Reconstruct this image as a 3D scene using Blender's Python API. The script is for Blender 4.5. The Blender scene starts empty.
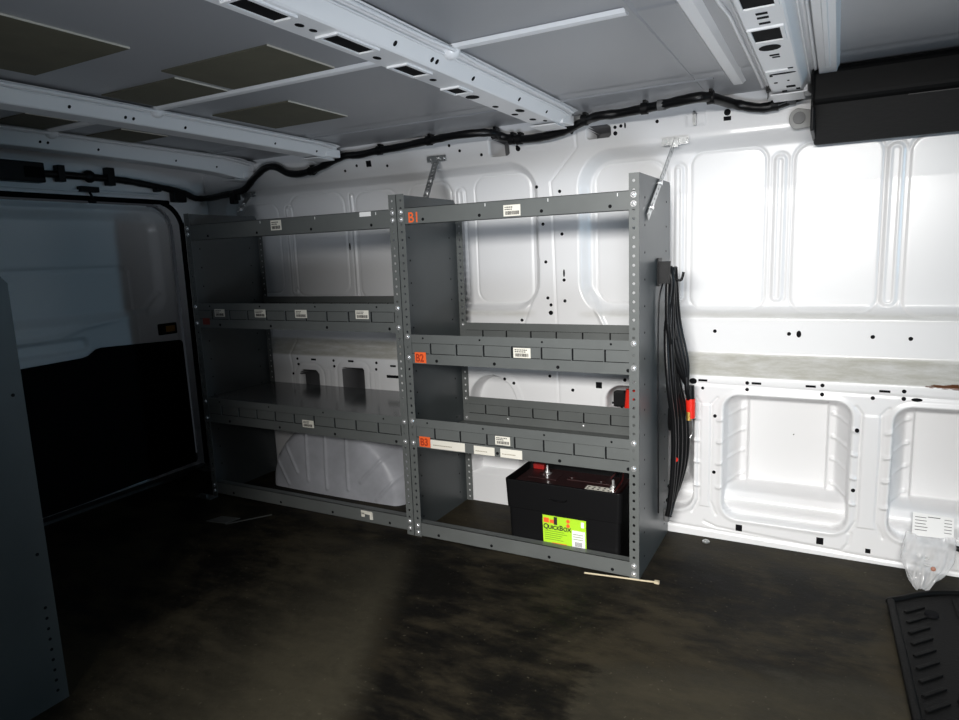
import bpy, math, random
import numpy as np
from mathutils import Vector, Matrix
random.seed(4)
S = bpy.context.scene
COL = S.collection
PI = math.pi

# ------------------------------------------------------------------ camera
cam = bpy.data.cameras.new('camera'); cam.sensor_width = 36; cam.lens = 24.92
cam.clip_start = 0.02
camo = bpy.data.objects.new('camera', cam); COL.objects.link(camo)
yaw, pit, rol = 0.4955, 0.1594, -0.0382
fw = Vector((-math.sin(yaw)*math.cos(pit), math.cos(yaw)*math.cos(pit), -math.sin(pit)))
r0 = Vector((math.cos(yaw), math.sin(yaw), 0)); u0 = r0.cross(fw)
cr = r0*math.cos(rol)+u0*math.sin(rol); cu = -r0*math.sin(rol)+u0*math.cos(rol)
M4 = Matrix((cr, cu, -fw)).transposed().to_4x4(); M4.translation = Vector((0.4824, -1.841, 0.98))
camo.matrix_world = M4
S.camera = camo

# ------------------------------------------------------------------ light
S.view_settings.view_transform = 'Standard'
S.view_settings.look = 'None'
S.view_settings.gamma = 1
S.view_settings.use_curve_mapping = False
S.view_settings.exposure = 0.0
w = bpy.data.worlds.new('world'); S.world = w; w.use_nodes = True
w.node_tree.nodes['Background'].inputs[0].default_value = (0.75, 0.85, 1.0, 1)
w.node_tree.nodes['Background'].inputs[1].default_value = 0.02

def area(name, loc, look, sx, sy, power, col, spread=180):
    l = bpy.data.lights.new(name, 'AREA'); l.shape = 'RECTANGLE'; l.size = sx; l.size_y = sy
    l.energy = power; l.color = col; l.spread = math.radians(spread)
    o = bpy.data.objects.new(name, l); COL.objects.link(o); o.location = loc
    d = Vector(look)-Vector(loc); o.rotation_euler = d.to_track_quat('-Z', 'Y').to_euler()
    return o
# daylight through the open side door (a band of bright sky) and through the cab's windscreen
area('daylight_side_door', (0.36, -2.6, 1.38), (0.07, 0.45, 1.92), 1.2, 0.26, 12.6, (1.0, 0.985, 0.96), 64)
area('daylight_side_door_low', (0.36, -2.6, 1.34), (0.07, 0.45, -0.28), 1.2, 0.26, 16.0, (1.0, 0.985, 0.96), 62)
area('daylight_windscreen', (2.7, -0.16, 1.05), (-1.0, -0.2, 1.0), 0.32, 0.55, 3.8, (0.42, 0.74, 1.0), 110)
area('daylight_ground_bounce', (1.0, -2.3, 0.02), (0.0, -0.35, 1.45), 1.2, 0.6, 6.9, (0.84, 0.91, 1.0), 64)

# ------------------------------------------------------------------ materials
def mat(name, col, rough=0.5, metal=0.0, spec=0.5, bump=0.0, bscale=200, var=0.0, vscale=6, dark=None, coat=0.0):
    m = bpy.data.materials.new(name); m.use_nodes = True
    nt = m.node_tree; b = nt.nodes['Principled BSDF']
    b.inputs['Roughness'].default_value = rough; b.inputs['Metallic'].default_value = metal
    b.inputs['Specular IOR Level'].default_value = spec
    b.inputs['Coat Weight'].default_value = coat
    b.inputs['Base Color'].default_value = (*col, 1)
    if var > 0 or bump > 0:
        tc = nt.nodes.new('ShaderNodeTexCoord')
    if var > 0:
        n = nt.nodes.new('ShaderNodeTexNoise'); n.inputs['Scale'].default_value = vscale
        n.inputs['Detail'].default_value = 6; n.inputs['Roughness'].default_value = 0.6
        nt.links.new(tc.outputs['Object'], n.inputs['Vector'])
        r = nt.nodes.new('ShaderNodeValToRGB'); r.color_ramp.elements[0].position = 0.35; r.color_ramp.elements[1].position = 0.7
        d = dark or tuple(c*(1-var) for c in col)
        r.color_ramp.elements[0].color = (*d, 1); r.color_ramp.elements[1].color = (*col, 1)
        nt.links.new(n.outputs['Fac'], r.inputs['Fac']); nt.links.new(r.outputs['Color'], b.inputs['Base Color'])
    if bump > 0:
        n2 = nt.nodes.new('ShaderNodeTexNoise'); n2.inputs['Scale'].default_value = bscale
        nt.links.new(tc.outputs['Object'], n2.inputs['Vector'])
        bp = nt.nodes.new('ShaderNodeBump'); bp.inputs['Strength'].default_value = bump; bp.inputs['Distance'].default_value = 0.002
        nt.links.new(n2.outputs['Fac'], bp.inputs['Height']); nt.links.new(bp.outputs['Normal'], b.inputs['Normal'])
    return m
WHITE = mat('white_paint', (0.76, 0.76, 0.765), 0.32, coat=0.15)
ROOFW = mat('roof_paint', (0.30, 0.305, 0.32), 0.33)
STEEL = mat('grey_shelf_steel', (0.125, 0.133, 0.129), 0.40, var=0.12, vscale=9, spec=0.4)
STEELIN = mat('grey_panel_steel', (0.064, 0.075, 0.079), 0.34, var=0.15, vscale=5, spec=0.4)
HOLE = mat('hole_black', (0.006, 0.006, 0.007), 0.8, spec=0.1)
BLACK = mat('black_plastic', (0.0045, 0.0045, 0.005), 0.45, spec=0.22, bump=0.2, bscale=400)
TRIMB = mat('black_trim', (0.003, 0.003, 0.0035), 0.8, spec=0.1)
RUBBER = mat('black_rubber', (0.0028, 0.0028, 0.0028), 0.55, spec=0.12, bump=0.3, bscale=150)
CABLE = mat('cable_black', (0.005, 0.005, 0.0055), 0.33, spec=0.3)
BOLT = mat('zinc_bolt', (0.92, 0.92, 0.92), 0.22, metal=0.75)
ZINC = mat('zinc_strap', (0.55, 0.56, 0.56), 0.3, metal=0.8, var=0.3, vscale=60)
PAPER = mat('label_paper', (0.78, 0.75, 0.66), 0.7)
PAPERW = mat('white_paper', (0.85, 0.85, 0.84), 0.7)
INK = mat('ink_black', (0.02, 0.018, 0.016), 0.7)
INKL = mat('ink_faded', (0.32, 0.28, 0.21), 0.7)
ORANGE = mat('orange_ink', (0.90, 0.14, 0.03), 0.5)
ORANGED = mat('orange_dark', (0.42, 0.04, 0.012), 0.5)
REDF = mat('faded_red', (0.22, 0.03, 0.02), 0.6)
RED = mat('red_plastic', (0.75, 0.025, 0.012), 0.35)
LIME = mat('lime_label', (0.46, 0.80, 0.03), 0.45)
MAROON = mat('maroon_black', (0.035, 0.014, 0.014), 0.3, var=0.4, vscale=20)
PAD = mat('deadening_pad', (0.115, 0.108, 0.075), 0.8, var=0.15, vscale=12)
PADLIT = mat('pad_lit_edge', (0.55, 0.53, 0.46), 0.8)
AMBER = mat('amber_reflector', (0.28, 0.14, 0.02), 0.3)
BRASS = mat('brass', (0.8, 0.5, 0.12), 0.3, metal=0.8)
GREYP = mat('grey_plastic', (0.12, 0.12, 0.12), 0.5)

def wall_mat():
    m = mat('white_wall_paint', (0.76, 0.76, 0.765), 0.30, coat=0.15)
    nt = m.node_tree; b = nt.nodes['Principled BSDF']
    a = nt.nodes.new('ShaderNodeAttribute'); a.attribute_name = 'dirt'
    tc = nt.nodes.new('ShaderNodeTexCoord')
    mp = nt.nodes.new('ShaderNodeMapping'); mp.inputs['Scale'].default_value = (3, 8, 14)
    n = nt.nodes.new('ShaderNodeTexNoise'); n.inputs['Scale'].default_value = 4; n.inputs['Detail'].default_value = 8; n.inputs['Roughness'].default_value = 0.7
    nt.links.new(tc.outputs['Object'], mp.inputs['Vector']); nt.links.new(mp.outputs['Vector'], n.inputs['Vector'])
    sep = nt.nodes.new('ShaderNodeSeparateColor'); nt.links.new(a.outputs['Color'], sep.inputs[0])
    r = nt.nodes.new('ShaderNodeMapRange'); r.inputs['From Min'].default_value = 0.3; r.inputs['From Max'].default_value = 0.6
    r.inputs['To Min'].default_value = 0.45; r.inputs['To Max'].default_value = 1.0
    nt.links.new(n.outputs['Fac'], r.inputs['Value'])
    mu = nt.nodes.new('ShaderNodeMath'); mu.operation = 'MULTIPLY'
    nt.links.new(sep.outputs[0], mu.inputs[0]); nt.links.new(r.outputs['Result'], mu.inputs[1])
    mix = nt.nodes.new('ShaderNodeMix'); mix.data_type = 'RGBA'
    mix.inputs[6].default_value = (0.76, 0.76, 0.765, 1); mix.inputs[7].default_value = (0.46, 0.45, 0.40, 1)
    nt.links.new(mu.outputs[0], mix.inputs[0])
    # rust, with the ragged edge of the same noise
    r2 = nt.nodes.new('ShaderNodeMath'); r2.operation = 'ADD'; r2.inputs[1].default_value = -0.5
    nt.links.new(n.outputs['Fac'], r2.inputs[0])
    s2 = nt.nodes.new('ShaderNodeMath'); s2.operation = 'MULTIPLY_ADD'; s2.inputs[1].default_value = 1.6
    nt.links.new(r2.outputs[0], s2.inputs[0]); nt.links.new(sep.outputs[1], s2.inputs[2])
    st = nt.nodes.new('ShaderNodeMapRange'); st.inputs['From Min'].default_value = 0.45; st.inputs['From Max'].default_value = 0.6
    nt.links.new(s2.outputs[0], st.inputs['Value'])
    mix2 = nt.nodes.new('ShaderNodeMix'); mix2.data_type = 'RGBA'; mix2.inputs[7].default_value = (0.10, 0.035, 0.012, 1)
    nt.links.new(st.outputs['Result'], mix2.inputs[0]); nt.links.new(mix.outputs[2], mix2.inputs[6])
    nt.links.new(mix2.outputs[2], b.inputs['Base Color'])
    return m
WALL = wall_mat()

def floor_mat():
    m = bpy.data.materials.new('stained_floor'); m.use_nodes = True
    nt = m.node_tree; b = nt.nodes['Principled BSDF']; N = nt.nodes.new; Lk = nt.links.new
    b.inputs['Specular IOR Level'].default_value = 0.08
    tc = N('ShaderNodeTexCoord')
    def noise(scale, detail=6, rough=0.6, sc=(1, 1, 1), dist=0.0):
        mp = N('ShaderNodeMapping'); mp.inputs['Scale'].default_value = sc
        n = N('ShaderNodeTexNoise'); n.inputs['Scale'].default_value = scale; n.inputs['Detail'].default_value = detail
        n.inputs['Roughness'].default_value = rough; n.inputs['Distortion'].default_value = dist
        Lk(tc.outputs['Object'], mp.inputs['Vector']); Lk(mp.outputs['Vector'], n.inputs['Vector']); return n.outputs['Fac']
    sep = N('ShaderNodeSeparateXYZ'); Lk(tc.outputs['Object'], sep.inputs[0])
    def math_(op, a, bb=None, c=None):
        n = N('ShaderNodeMath'); n.operation = op
        for i, v in enumerate((a, bb, c)):
            if v is None: continue
            if isinstance(v, (int, float)): n.inputs[i].default_value = v
            else: Lk(v, n.inputs[i])
        return n.outputs[0]
    def sstep(v, lo, hi):
        n = N('ShaderNodeMapRange'); n.interpolation_type = 'SMOOTHSTEP'
        n.inputs['From Min'].default_value = lo; n.inputs['From Max'].default_value = hi; Lk(v, n.inputs['Value']); return n.outputs['Result']
    big = noise(2.2, 5, 0.6, (1, 1, 1), 0.6); mid = noise(6, 8, 0.7, (1.0, 2.6, 1)); fine = noise(45, 6, 0.75)
    wob = math_('MULTIPLY_ADD', math_('SUBTRACT', mid, 0.5), 0.16, math_('MULTIPLY', math_('SUBTRACT', big, 0.5), 0.12))
    X, Y = sep.outputs[0], sep.outputs[1]
    # a paler patch, fading leftwards, left of the line (-0.78,-0.10)-(-0.45,-0.81)
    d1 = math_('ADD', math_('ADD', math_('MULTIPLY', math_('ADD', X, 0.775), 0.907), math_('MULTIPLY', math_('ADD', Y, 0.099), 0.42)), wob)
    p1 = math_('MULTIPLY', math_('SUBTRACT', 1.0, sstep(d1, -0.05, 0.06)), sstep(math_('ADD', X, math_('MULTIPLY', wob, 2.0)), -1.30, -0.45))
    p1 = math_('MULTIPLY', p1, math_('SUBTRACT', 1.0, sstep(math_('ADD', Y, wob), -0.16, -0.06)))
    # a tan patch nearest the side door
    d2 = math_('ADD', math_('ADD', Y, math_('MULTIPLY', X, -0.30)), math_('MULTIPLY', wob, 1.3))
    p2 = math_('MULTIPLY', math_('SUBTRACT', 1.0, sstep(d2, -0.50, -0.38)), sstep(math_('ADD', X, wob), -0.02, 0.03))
    # brown dirt along the wall at right
    p3 = math_('MULTIPLY', sstep(math_('ADD', Y, math_('MULTIPLY', wob, 2.0)), 0.05, 0.30), sstep(X, -0.05, 0.1))
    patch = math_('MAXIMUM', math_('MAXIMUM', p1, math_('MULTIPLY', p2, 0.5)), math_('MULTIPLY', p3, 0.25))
    base = N('ShaderNodeMix'); base.data_type = 'RGBA'
    base.inputs[6].default_value = (0.0060, 0.0056, 0.0048, 1); base.inputs[7].default_value = (0.036, 0.030, 0.019, 1)
    Lk(sstep(math_('MULTIPLY_ADD', big, 0.55, math_('MULTIPLY', mid, 0.45)), 0.42, 0.62), base.inputs[0])
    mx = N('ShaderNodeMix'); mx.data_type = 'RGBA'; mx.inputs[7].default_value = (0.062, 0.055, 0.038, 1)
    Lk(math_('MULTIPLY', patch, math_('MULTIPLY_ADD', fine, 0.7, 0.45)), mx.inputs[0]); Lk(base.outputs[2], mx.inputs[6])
    sp = N('ShaderNodeMix'); sp.data_type = 'RGBA'; sp.inputs[7].default_value = (0.16, 0.14, 0.10, 1)
    Lk(math_('MULTIPLY', sstep(noise(85, 3, 0.5), 0.66, 0.74), 0.28), sp.inputs[0]); Lk(mx.outputs[2], sp.inputs[6])
    Lk(sp.outputs[2], b.inputs['Base Color'])
    rr = N('ShaderNodeMapRange'); rr.inputs['To Min'].default_value = 0.35; rr.inputs['To Max'].default_value = 0.8; Lk(mid, rr.inputs['Value'])
    Lk(rr.outputs['Result'], b.inputs['Roughness'])
    bp = N('ShaderNodeBump'); bp.inputs['Strength'].default_value = 0.35; bp.inputs['Distance'].default_value = 0.003
    Lk(fine, bp.inputs['Height']); Lk(bp.outputs['Normal'], b.inputs['Normal'])
    return m
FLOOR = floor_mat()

def bag_mat():
    m = bpy.data.materials.new('clear_plastic'); m.use_nodes = True
    nt = m.node_tree; b = nt.nodes['Principled BSDF']
    b.inputs['Base Color'].default_value = (0.9, 0.9, 0.9, 1); b.inputs['Roughness'].default_value = 0.12
    b.inputs['Alpha'].default_value = 0.30
    return m
BAG = bag_mat()

# ------------------------------------------------------------------ mesh helpers
class MB:
    def __init__(s): s.v = []; s.f = []; s.m = []; s.sm = []
    def add(s, vs, fs, mi=0, smooth=False):
        o = len(s.v); s.v += [tuple(v) for v in vs]
        for f in fs: s.f.append(tuple(i+o for i in f)); s.m.append(mi); s.sm.append(smooth)
        return s
    def box(s, x0, x1, y0, y1, z0, z1, mi=0):
        vs = [(x0,y0,z0),(x1,y0,z0),(x1,y1,z0),(x0,y1,z0),(x0,y0,z1),(x1,y0,z1),(x1,y1,z1),(x0,y1,z1)]
        return s.add(vs, [(0,3,2,1),(4,5,6,7),(0,1,5,4),(1,2,6,5),(2,3,7,6),(3,0,4,7)], mi)
    def prism(s, poly, a0, a1, axis, mi=0):
        """poly in the two other axes, extruded from a0 to a1 along axis"""
        def P(p, a):
            return {0: (a, p[0], p[1]), 1: (p[0], a, p[1]), 2: (p[0], p[1], a)}[axis]
        n = len(poly); vs = [P(p, a0) for p in poly]+[P(p, a1) for p in poly]
        fs = [tuple(range(n-1, -1, -1)), tuple(range(n, 2*n))]+[(i, (i+1) % n, n+(i+1) % n, n+i) for i in range(n)]
        return s.add(vs, fs, mi)
    def cyl(s, p0, p1, r0, r1=None, n=14, mi=0, smooth=True):
        r1 = r0 if r1 is None else r1
        p0, p1 = Vector(p0), Vector(p1); d = (p1-p0).normalized(); a = d.orthogonal().normalized(); b = d.cross(a)
        vs = []
        for p, r in ((p0, r0), (p1, r1)):
            for k in range(n):
                t = 2*PI*k/n; vs.append(p+a*r*math.cos(t)+b*r*math.sin(t))
        s.add(vs, [(i, (i+1) % n, n+(i+1) % n, n+i) for i in range(n)], mi, smooth)
        s.add(vs[:n], [tuple(range(n-1, -1, -1))], mi); s.add(vs[n:], [tuple(range(n))], mi)
        return s
    def dome(s, c, nrm, r, h, n=12, rings=4, mi=0):
        c = Vector(c); d = Vector(nrm).normalized(); a = d.orthogonal().normalized(); b = d.cross(a); vs = []; fs = []
        for j in range(rings):
            t = j/rings*PI/2
            for k in range(n):
                q = 2*PI*k/n; vs.append(c+(a*math.cos(q)+b*math.sin(q))*r*math.cos(t)+d*h*math.sin(t))
        vs.append(c+d*h)
        for j in range(rings-1):
            for k in range(n): fs.append((j*n+k, j*n+(k+1) % n, (j+1)*n+(k+1) % n, (j+1)*n+k))
        for k in range(n): fs.append(((rings-1)*n+k, (rings-1)*n+(k+1) % n, len(vs)-1))
        return s.add(vs, fs, mi, True)
    def tube(s, pts, r, n=8, mi=0, sub=6, jitter=0.0):
        P = [Vector(p) for p in pts]; Q = []
        for i in range(len(P)-1):                       # Catmull-Rom
            a = P[max(i-1, 0)]; b = P[i]; c = P[i+1]; d = P[min(i+2, len(P)-1)]
            for k in range(sub):
                t = k/sub
                Q.append(0.5*((2*b)+(c-a)*t+(2*a-5*b+4*c-d)*t*t+(3*b-a-3*c+d)*t**3))
        Q.append(P[-1]); vs = []; nrm = None
        for i, q in enumerate(Q):
            t = (Q[min(i+1, len(Q)-1)]-Q[max(i-1, 0)]).normalized()
            nrm = t.orthogonal().normalized() if nrm is None else (nrm-t*nrm.dot(t)).normalized()
            b = t.cross(nrm); rr = r*(1+random.uniform(-jitter, jitter))
            for k in range(n):
                g = 2*PI*k/n; vs.append(q+(nrm*math.cos(g)+b*math.sin(g))*rr)
        m = len(Q)
        fs = [(i*n+k, i*n+(k+1) % n, (i+1)*n+(k+1) % n, (i+1)*n+k) for i in range(m-1) for k in range(n)]
        s.add(vs, fs, mi, True); s.add(vs[:n], [tuple(range(n-1, -1, -1))], mi); s.add(vs[-n:], [tuple(range(n))], mi)
        return s
    def holed(s, u0, u1, w0, w1, holes, r, P, t=0.0015, n=10, mi=0):
        """a plate in (u,w) with round holes at uc, one per cell of w; P(u,w,d) maps to space, d in 0..t"""
        hs = sorted(holes, key=lambda h: h[1]); edges = [w0]+[(hs[i][1]+hs[i+1][1])/2 for i in range(len(hs)-1)]+[w1]
        for (uc, wc), a, b in zip(hs, edges[:-1], edges[1:]):
            ring = []; rect = []
            for k in range(n):
                g = 2*PI*k/n+PI/n; c, si = math.cos(g), math.sin(g); ring.append((uc+r*c, wc+r*si))
                # project on the cell's rectangle
                tx = ((u1-uc) if c > 0 else (uc-u0))/max(abs(c), 1e-9); tz = ((b-wc) if si > 0 else (wc-a))/max(abs(si), 1e-9)
                q = min(tx, tz); rect.append((uc+q*c, wc+q*si))
            cor = [(u1, b), (u0, b), (u0, a), (u1, a)]
            for d in (0, t):
                vs = [P(*p, d) for p in ring]+[P(*p, d) for p in rect]+[P(*p, d) for p in cor]
                fs = []
                for k in range(n):
                    k2 = (k+1) % n; fs.append((k, n+k, n+k2, k2))
                    p, q = rect[k], rect[k2]
                    for ci, cc in enumerate(cor):
                        onp = (abs(p[0]-cc[0]) < 1e-9 and abs(q[1]-cc[1]) < 1e-9) or (abs(p[1]-cc[1]) < 1e-9 and abs(q[0]-cc[0]) < 1e-9)
                        if onp and not (abs(p[0]-q[0]) < 1e-9 or abs(p[1]-q[1]) < 1e-9): fs.append((n+k, 2*n+ci, n+k2))
                s.add(vs, fs, mi)
            vs = [P(*p, 0) for p in ring]+[P(*p, t) for p in ring]
            s.add(vs, [(k, (k+1) % n, n+(k+1) % n, n+k) for k in range(n)], mi)
        for d0 in ((u0, u0), (u1, u1)):
            vs = [P(d0[0], w0, 0), P(d0[0], w1, 0), P(d0[0], w1, t), P(d0[0], w0, t)]; s.add(vs, [(0, 1, 2, 3)], mi)
        for ww in (w0, w1):
            s.add([P(u0, ww, 0), P(u1, ww, 0), P(u1, ww, t), P(u0, ww, t)], [(0, 1, 2, 3)], mi)
        return s
    def build(s, name, mats, parent=None, bevel=0.0, smooth_all=False):
        me = bpy.data.meshes.new(name); me.from_pydata(s.v, [], s.f); me.update()
        if not isinstance(mats, (list, tuple)): mats = [mats]
        for m in mats: me.materials.append(m)
        me.polygons.foreach_set('material_index', s.m); me.polygons.foreach_set('use_smooth', s.sm)
        o = bpy.data.objects.new(name, me); COL.objects.link(o)
        if parent: 
            o.parent = parent
            pm = parent.matrix_basis if parent.parent is None else parent.parent.matrix_basis
            o.matrix_parent_inverse = Matrix.Identity(4)
            if parent.type == 'EMPTY': me.transform(Matrix.Translation(-parent.location))
            elif parent.parent is not None and parent.parent.type == 'EMPTY': me.transform(Matrix.Translation(-parent.parent.location))
        if bevel > 0:
            b = o.modifiers.new('bevel', 'BEVEL'); b.width = bevel; b.segments = 2; b.limit_method = 'ANGLE'; b.angle_limit = 0.6
        return o

def tag(o, label=None, cat=None, group=None, kind=None):
    if label: o['label'] = label
    if cat: o['category'] = cat
    if group: o['group'] = group
    if kind: o['kind'] = kind
    return o
def thing(name, loc, label, cat, group=None):
    o = bpy.data.objects.new(name, None); COL.objects.link(o); o.location = loc; o.empty_display_size = 0.05
    return tag(o, label, cat, group)
def text_mb(txt, size, x, z, y, bold=0.0, depth=0.0004, sx=1.0, tilt=0.0, mi=0):
    """flat lettering on a plane facing -y, lower left corner at x, z"""
    c = bpy.data.curves.new('t', 'FONT'); c.body = txt; c.size = size; c.offset = bold; c.extrude = depth
    o = bpy.data.objects.new('t', c); COL.objects.link(o)
    me = bpy.data.meshes.new_from_object(o.evaluated_get(bpy.context.evaluated_depsgraph_get()))
    m = MB(); ct, stt = math.cos(tilt), math.sin(tilt)
    vs = [(x+(v.co.x*ct-v.co.y*stt)*sx, y-v.co.z, z+v.co.x*stt+v.co.y*ct) for v in me.vertices]
    m.add(vs, [tuple(p.vertices) for p in me.polygons], mi)
    bpy.data.objects.remove(o); bpy.data.curves.remove(c); bpy.data.meshes.remove(me)
    return m
def merge(a, b):
    a.add(b.v, b.f); n = len(b.f)
    a.m[-n:] = b.m; a.sm[-n:] = b.sm
    return a

# ------------------------------------------------------------------ pressed sheet metal: height fields
def sst(x, a, b):
    t = np.clip((x-a)/(b-a), 0, 1); return t*t*(3-2*t)
def sdrr(X, Z, x0, x1, z0, z1, r):
    qx = np.abs(X-(x0+x1)/2)-(x1-x0)/2+r; qz = np.abs(Z-(z0+z1)/2)-(z1-z0)/2+r
    return np.hypot(np.maximum(qx, 0), np.maximum(qz, 0))+np.minimum(np.maximum(qx, qz), 0)-r
def seg(X, Z, a, b):
    ax, az = a; bx, bz = b; dx, dz = bx-ax, bz-az
    t = np.clip(((X-ax)*dx+(Z-az)*dz)/(dx*dx+dz*dz), 0, 1); return np.hypot(X-ax-t*dx, Z-az-t*dz)
def poly(X, Z, pts):
    d = seg(X, Z, pts[0], pts[1])
    for p, q in zip(pts[1:-1], pts[2:]): d = np.minimum(d, seg(X, Z, p, q))
    return d
def gs(d, s): return np.exp(-(d/s)**2)

def grid_mesh(name, P, m, holes=None, parent=None, attr=None):
    """P: array (nz, nx, 3)"""
    nz, nx = P.shape[:2]
    me = bpy.data.meshes.new(name)
    idx = np.arange(nz*nx).reshape(nz, nx)
    F = np.stack([idx[:-1, :-1], idx[:-1, 1:], idx[1:, 1:], idx[1:, :-1]], -1).reshape(-1, 4)
    me.vertices.add(nz*nx); me.vertices.foreach_set('co', P.reshape(-1).astype(np.float32))
    me.loops.add(F.size); me.loops.foreach_set('vertex_index', F.reshape(-1).astype(np.int32))
    me.polygons.add(len(F)); me.polygons.foreach_set('loop_start', np.arange(0, F.size, 4, dtype=np.int32))
    me.update(calc_edges=True); me.validate()
    me.polygons.foreach_set('use_smooth', np.ones(len(me.polygons), dtype=bool))
    if attr is not None:
        a = me.color_attributes.new('dirt', 'FLOAT_COLOR', 'POINT'); a.data.foreach_set('color', attr.reshape(-1).astype(np.float32))
    me.materials.append(m)
    o = bpy.data.objects.new(name, me); COL.objects.link(o)
    if parent: o.parent = parent
    return o

# ---- driver's side body wall
GS = 0.003
xs = np.arange(-2.36, 1.42, GS); zs = np.arange(0.0, 1.440, GS)
X, Z = np.meshgrid(xs, zs)
prof = np.interp(Z, [0, .545, .556, .562, .616, .626, .70, 1.15, 1.33, 1.40, 1.452], [.385, .385, .386, .390, .446, .45, .45, .45, .437, .425, .41])
Yw = prof.copy()
# recessed upper bays
bR = sdrr(X, Z, -0.340, 1.9, 0.737, 1.318, 0.13)
bL = sdrr(X, Z, -2.10, -0.487, 0.752, 1.308, 0.12)
bay = np.maximum(sst(-bR, 0, 0.042), sst(-bL, 0, 0.032))
Yw += 0.042*bay
YBAY = 0.492
# panels inside the bays: outline grooves and slight steps
for (a, b, c, d, r) in [(-.279, -.035, .782, 1.268, .06), (.043, .276, .763, 1.279, .045), (.350, .594, .757, 1.274, .05), (.653, .93, .745, 1.27, .05),
                        (-.768, -.528, .788, 1.268, .05), (-1.075, -.872, .80, 1.264, .05), (-1.352, -1.13, .80, 1.256, .05), (-1.728, -1.41, .815, 1.266, .06), (-2.02, -1.80, .83, 1.244, .05)]:
    s_ = sdrr(X, Z, a, b, c, d, r)
    Yw += 0.0032*gs(s_, 0.0032) - 0.0012*sst(-s_, 0, 0.012)
# slots (a raised stadium with a fine inner line)
for (c, z0, z1, h) in [(.006, .79, 1.247, .019), (.314, .786, 1.251, .022), (.620, .772, 1.255, .026), (-.832, .80, 1.236, .022), (-1.735, .815, 1.23, .024), (-1.372, .80, 1.255, .012), (-.004+.97, .78, 1.25, .022)]:
    s_ = sdrr(X, Z, c-h, c+h, z0, z1, h*.98)
    Yw += 0.003*gs(s_, 0.0032) - 0.004*sst(-s_, 0.003, 0.012)
    if h > .015: Yw += 0.003*sst(-s_, 0.013, 0.018)
# seam in the pillar
Yw += 0.004*gs(poly(X, Z, [(-.336, 1.42), (-.334, 1.33), (-.437, 1.222), (-.434, 1.159), (-.424, .70), (-.41, .62)]), 0.0035)
Yw += 0.004*gs(poly(X, Z, [(-.398, .54), (-.396, .35), (-.39, .05)]), 0.0035)
# a flare where the pillar meets the belt
Yw += 0.006*gs(poly(X, Z, [(-.495, .95), (-.50, .85), (-.54, .76), (-.56, .71)]), 0.006)
Yw += -0.008*gs(poly(X, Z, [(-.30, .82), (-.27, .76), (-.245, .71)]), 0.008)
# lower wall: long crease, columns, openings
Yw += 0.003*gs(np.abs(Z-(.531-.012*(X-.068))), 0.004)*(X > -0.3)
inlow = (Z < 0.545)
opens = [(.174, .542, .080, .499, .05), (.645, 1.02, .085, .494, .05), (-.222, .085, .085, .508, .06)]
for (a, b, c, d, r) in opens:
    s_ = sdrr(X, Z, a, b, c, d, r)
    ins = sst(-s_, 0, 0.010)
    depth = 0.050*ins+0.075*sst(-s_, 0.0, 0.045)*ins
    # the flanges standing at both sides, the back plate behind them
    fl = np.minimum(sst(X, a+.034, a+.040), sst(-X, -(b-.034), -(b-.040)))
    fl2 = np.minimum(sst(X, a+.062, a+.068), sst(-X, -(b-.062), -(b-.068)))
    depth += ins*(0.018*fl2)
    # rolled sill along the foot of the opening
    sill = sst(-Z, -(c+.098), -(c+.082))*ins
    depth = depth*(1-sill)+sill*(0.030+0.022*sst(-(np.abs(Z-(c+.05))), -.05, -.0)*-1+0.02)
    Yw += depth
    for zz in (.18, .262, .335, .41):
        if zz < d-.05:
            for e, sg in ((a, 1), (b, -1)):
                dd = seg(X, Z, (e-.014*sg, zz), (e+.050*sg, zz+.020))
                Yw -= 0.007*gs(dd, 0.005)
    Yw -= 0.004*gs(s_-.004, 0.008)
for (a, b) in ((.098, .143), (.562, .622)):
    pts = [(a-.012, .485), (a+.004, .463), (a+.002, .36), (a+.004, .13), (a-.018, .085)]
    pts2 = [(b+.012, .485), (b-.006, .463), (b-.004, .36), (b-.006, .13), (b+.014, .085)]
    Yw += 0.005*gs(poly(X, Z, pts), 0.0035)+0.005*gs(poly(X, Z, pts2), 0.0035)
    Yw += -0.003*sst(-np.maximum(a-X, X-b), 0, .012)*(Z < .46)*(Z > .11)
Yw += 0.004*gs(poly(X, Z, [(.12, .055), (.16, .04), (.53, .022), (.548, .05), (.552, .085)]), 0.0045)
Yw += 0.004*gs(poly(X, Z, [(-.02, .032), (.9, .012)]), 0.0045)
# arch shaped opening and small windows behind the shelves
s_ = np.where(Z > .40, np.hypot((X+.669)/1.0, (Z-.40)/1.12)-.105, np.abs(X+.669)-.105)
s_ = np.where(Z < .12, 1, s_)
Yw += 0.075*sst(-s_, 0, .012) - 0.010*gs(s_-.012, .010)
for (a, b, c, d, r) in [(-1.650, -1.535, .37, .492, .03), (-1.402, -1.285, .37, .512, .012)]:
    s_ = sdrr(X, Z, a, b, c, d, r); Yw += 0.22*sst(-s_, 0, .004); Yw += 0.003*gs(s_-.03, .005)
for xc in (-1.49, -1.455, -1.245, -1.215): Yw -= 0.006*gs(np.abs(X-xc), .009)*(Z < .50)*(Z > .2)
Yw += 0.004*gs(poly(X, Z, [(-1.71, .62), (-1.69, .50), (-1.70, .38)]), 0.005)
# pockets in the header
for (a, b, c, d) in [(-.672, -.590, 1.330, 1.400), (-.296, -.210, 1.350, 1.391)]:
    s_ = sdrr(X, Z, a, b, c, d, .014); Yw += 0.13*sst(-s_, 0, .004)
s_ = sdrr(X, Z, .035, .10, 1.352, 1.392, .003); Yw -= .003*sst(-s_, 0, .006)
Yw = np.where((X > -1.86) & (X < 0.01), np.maximum(Yw, .3832), Yw)
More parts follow.
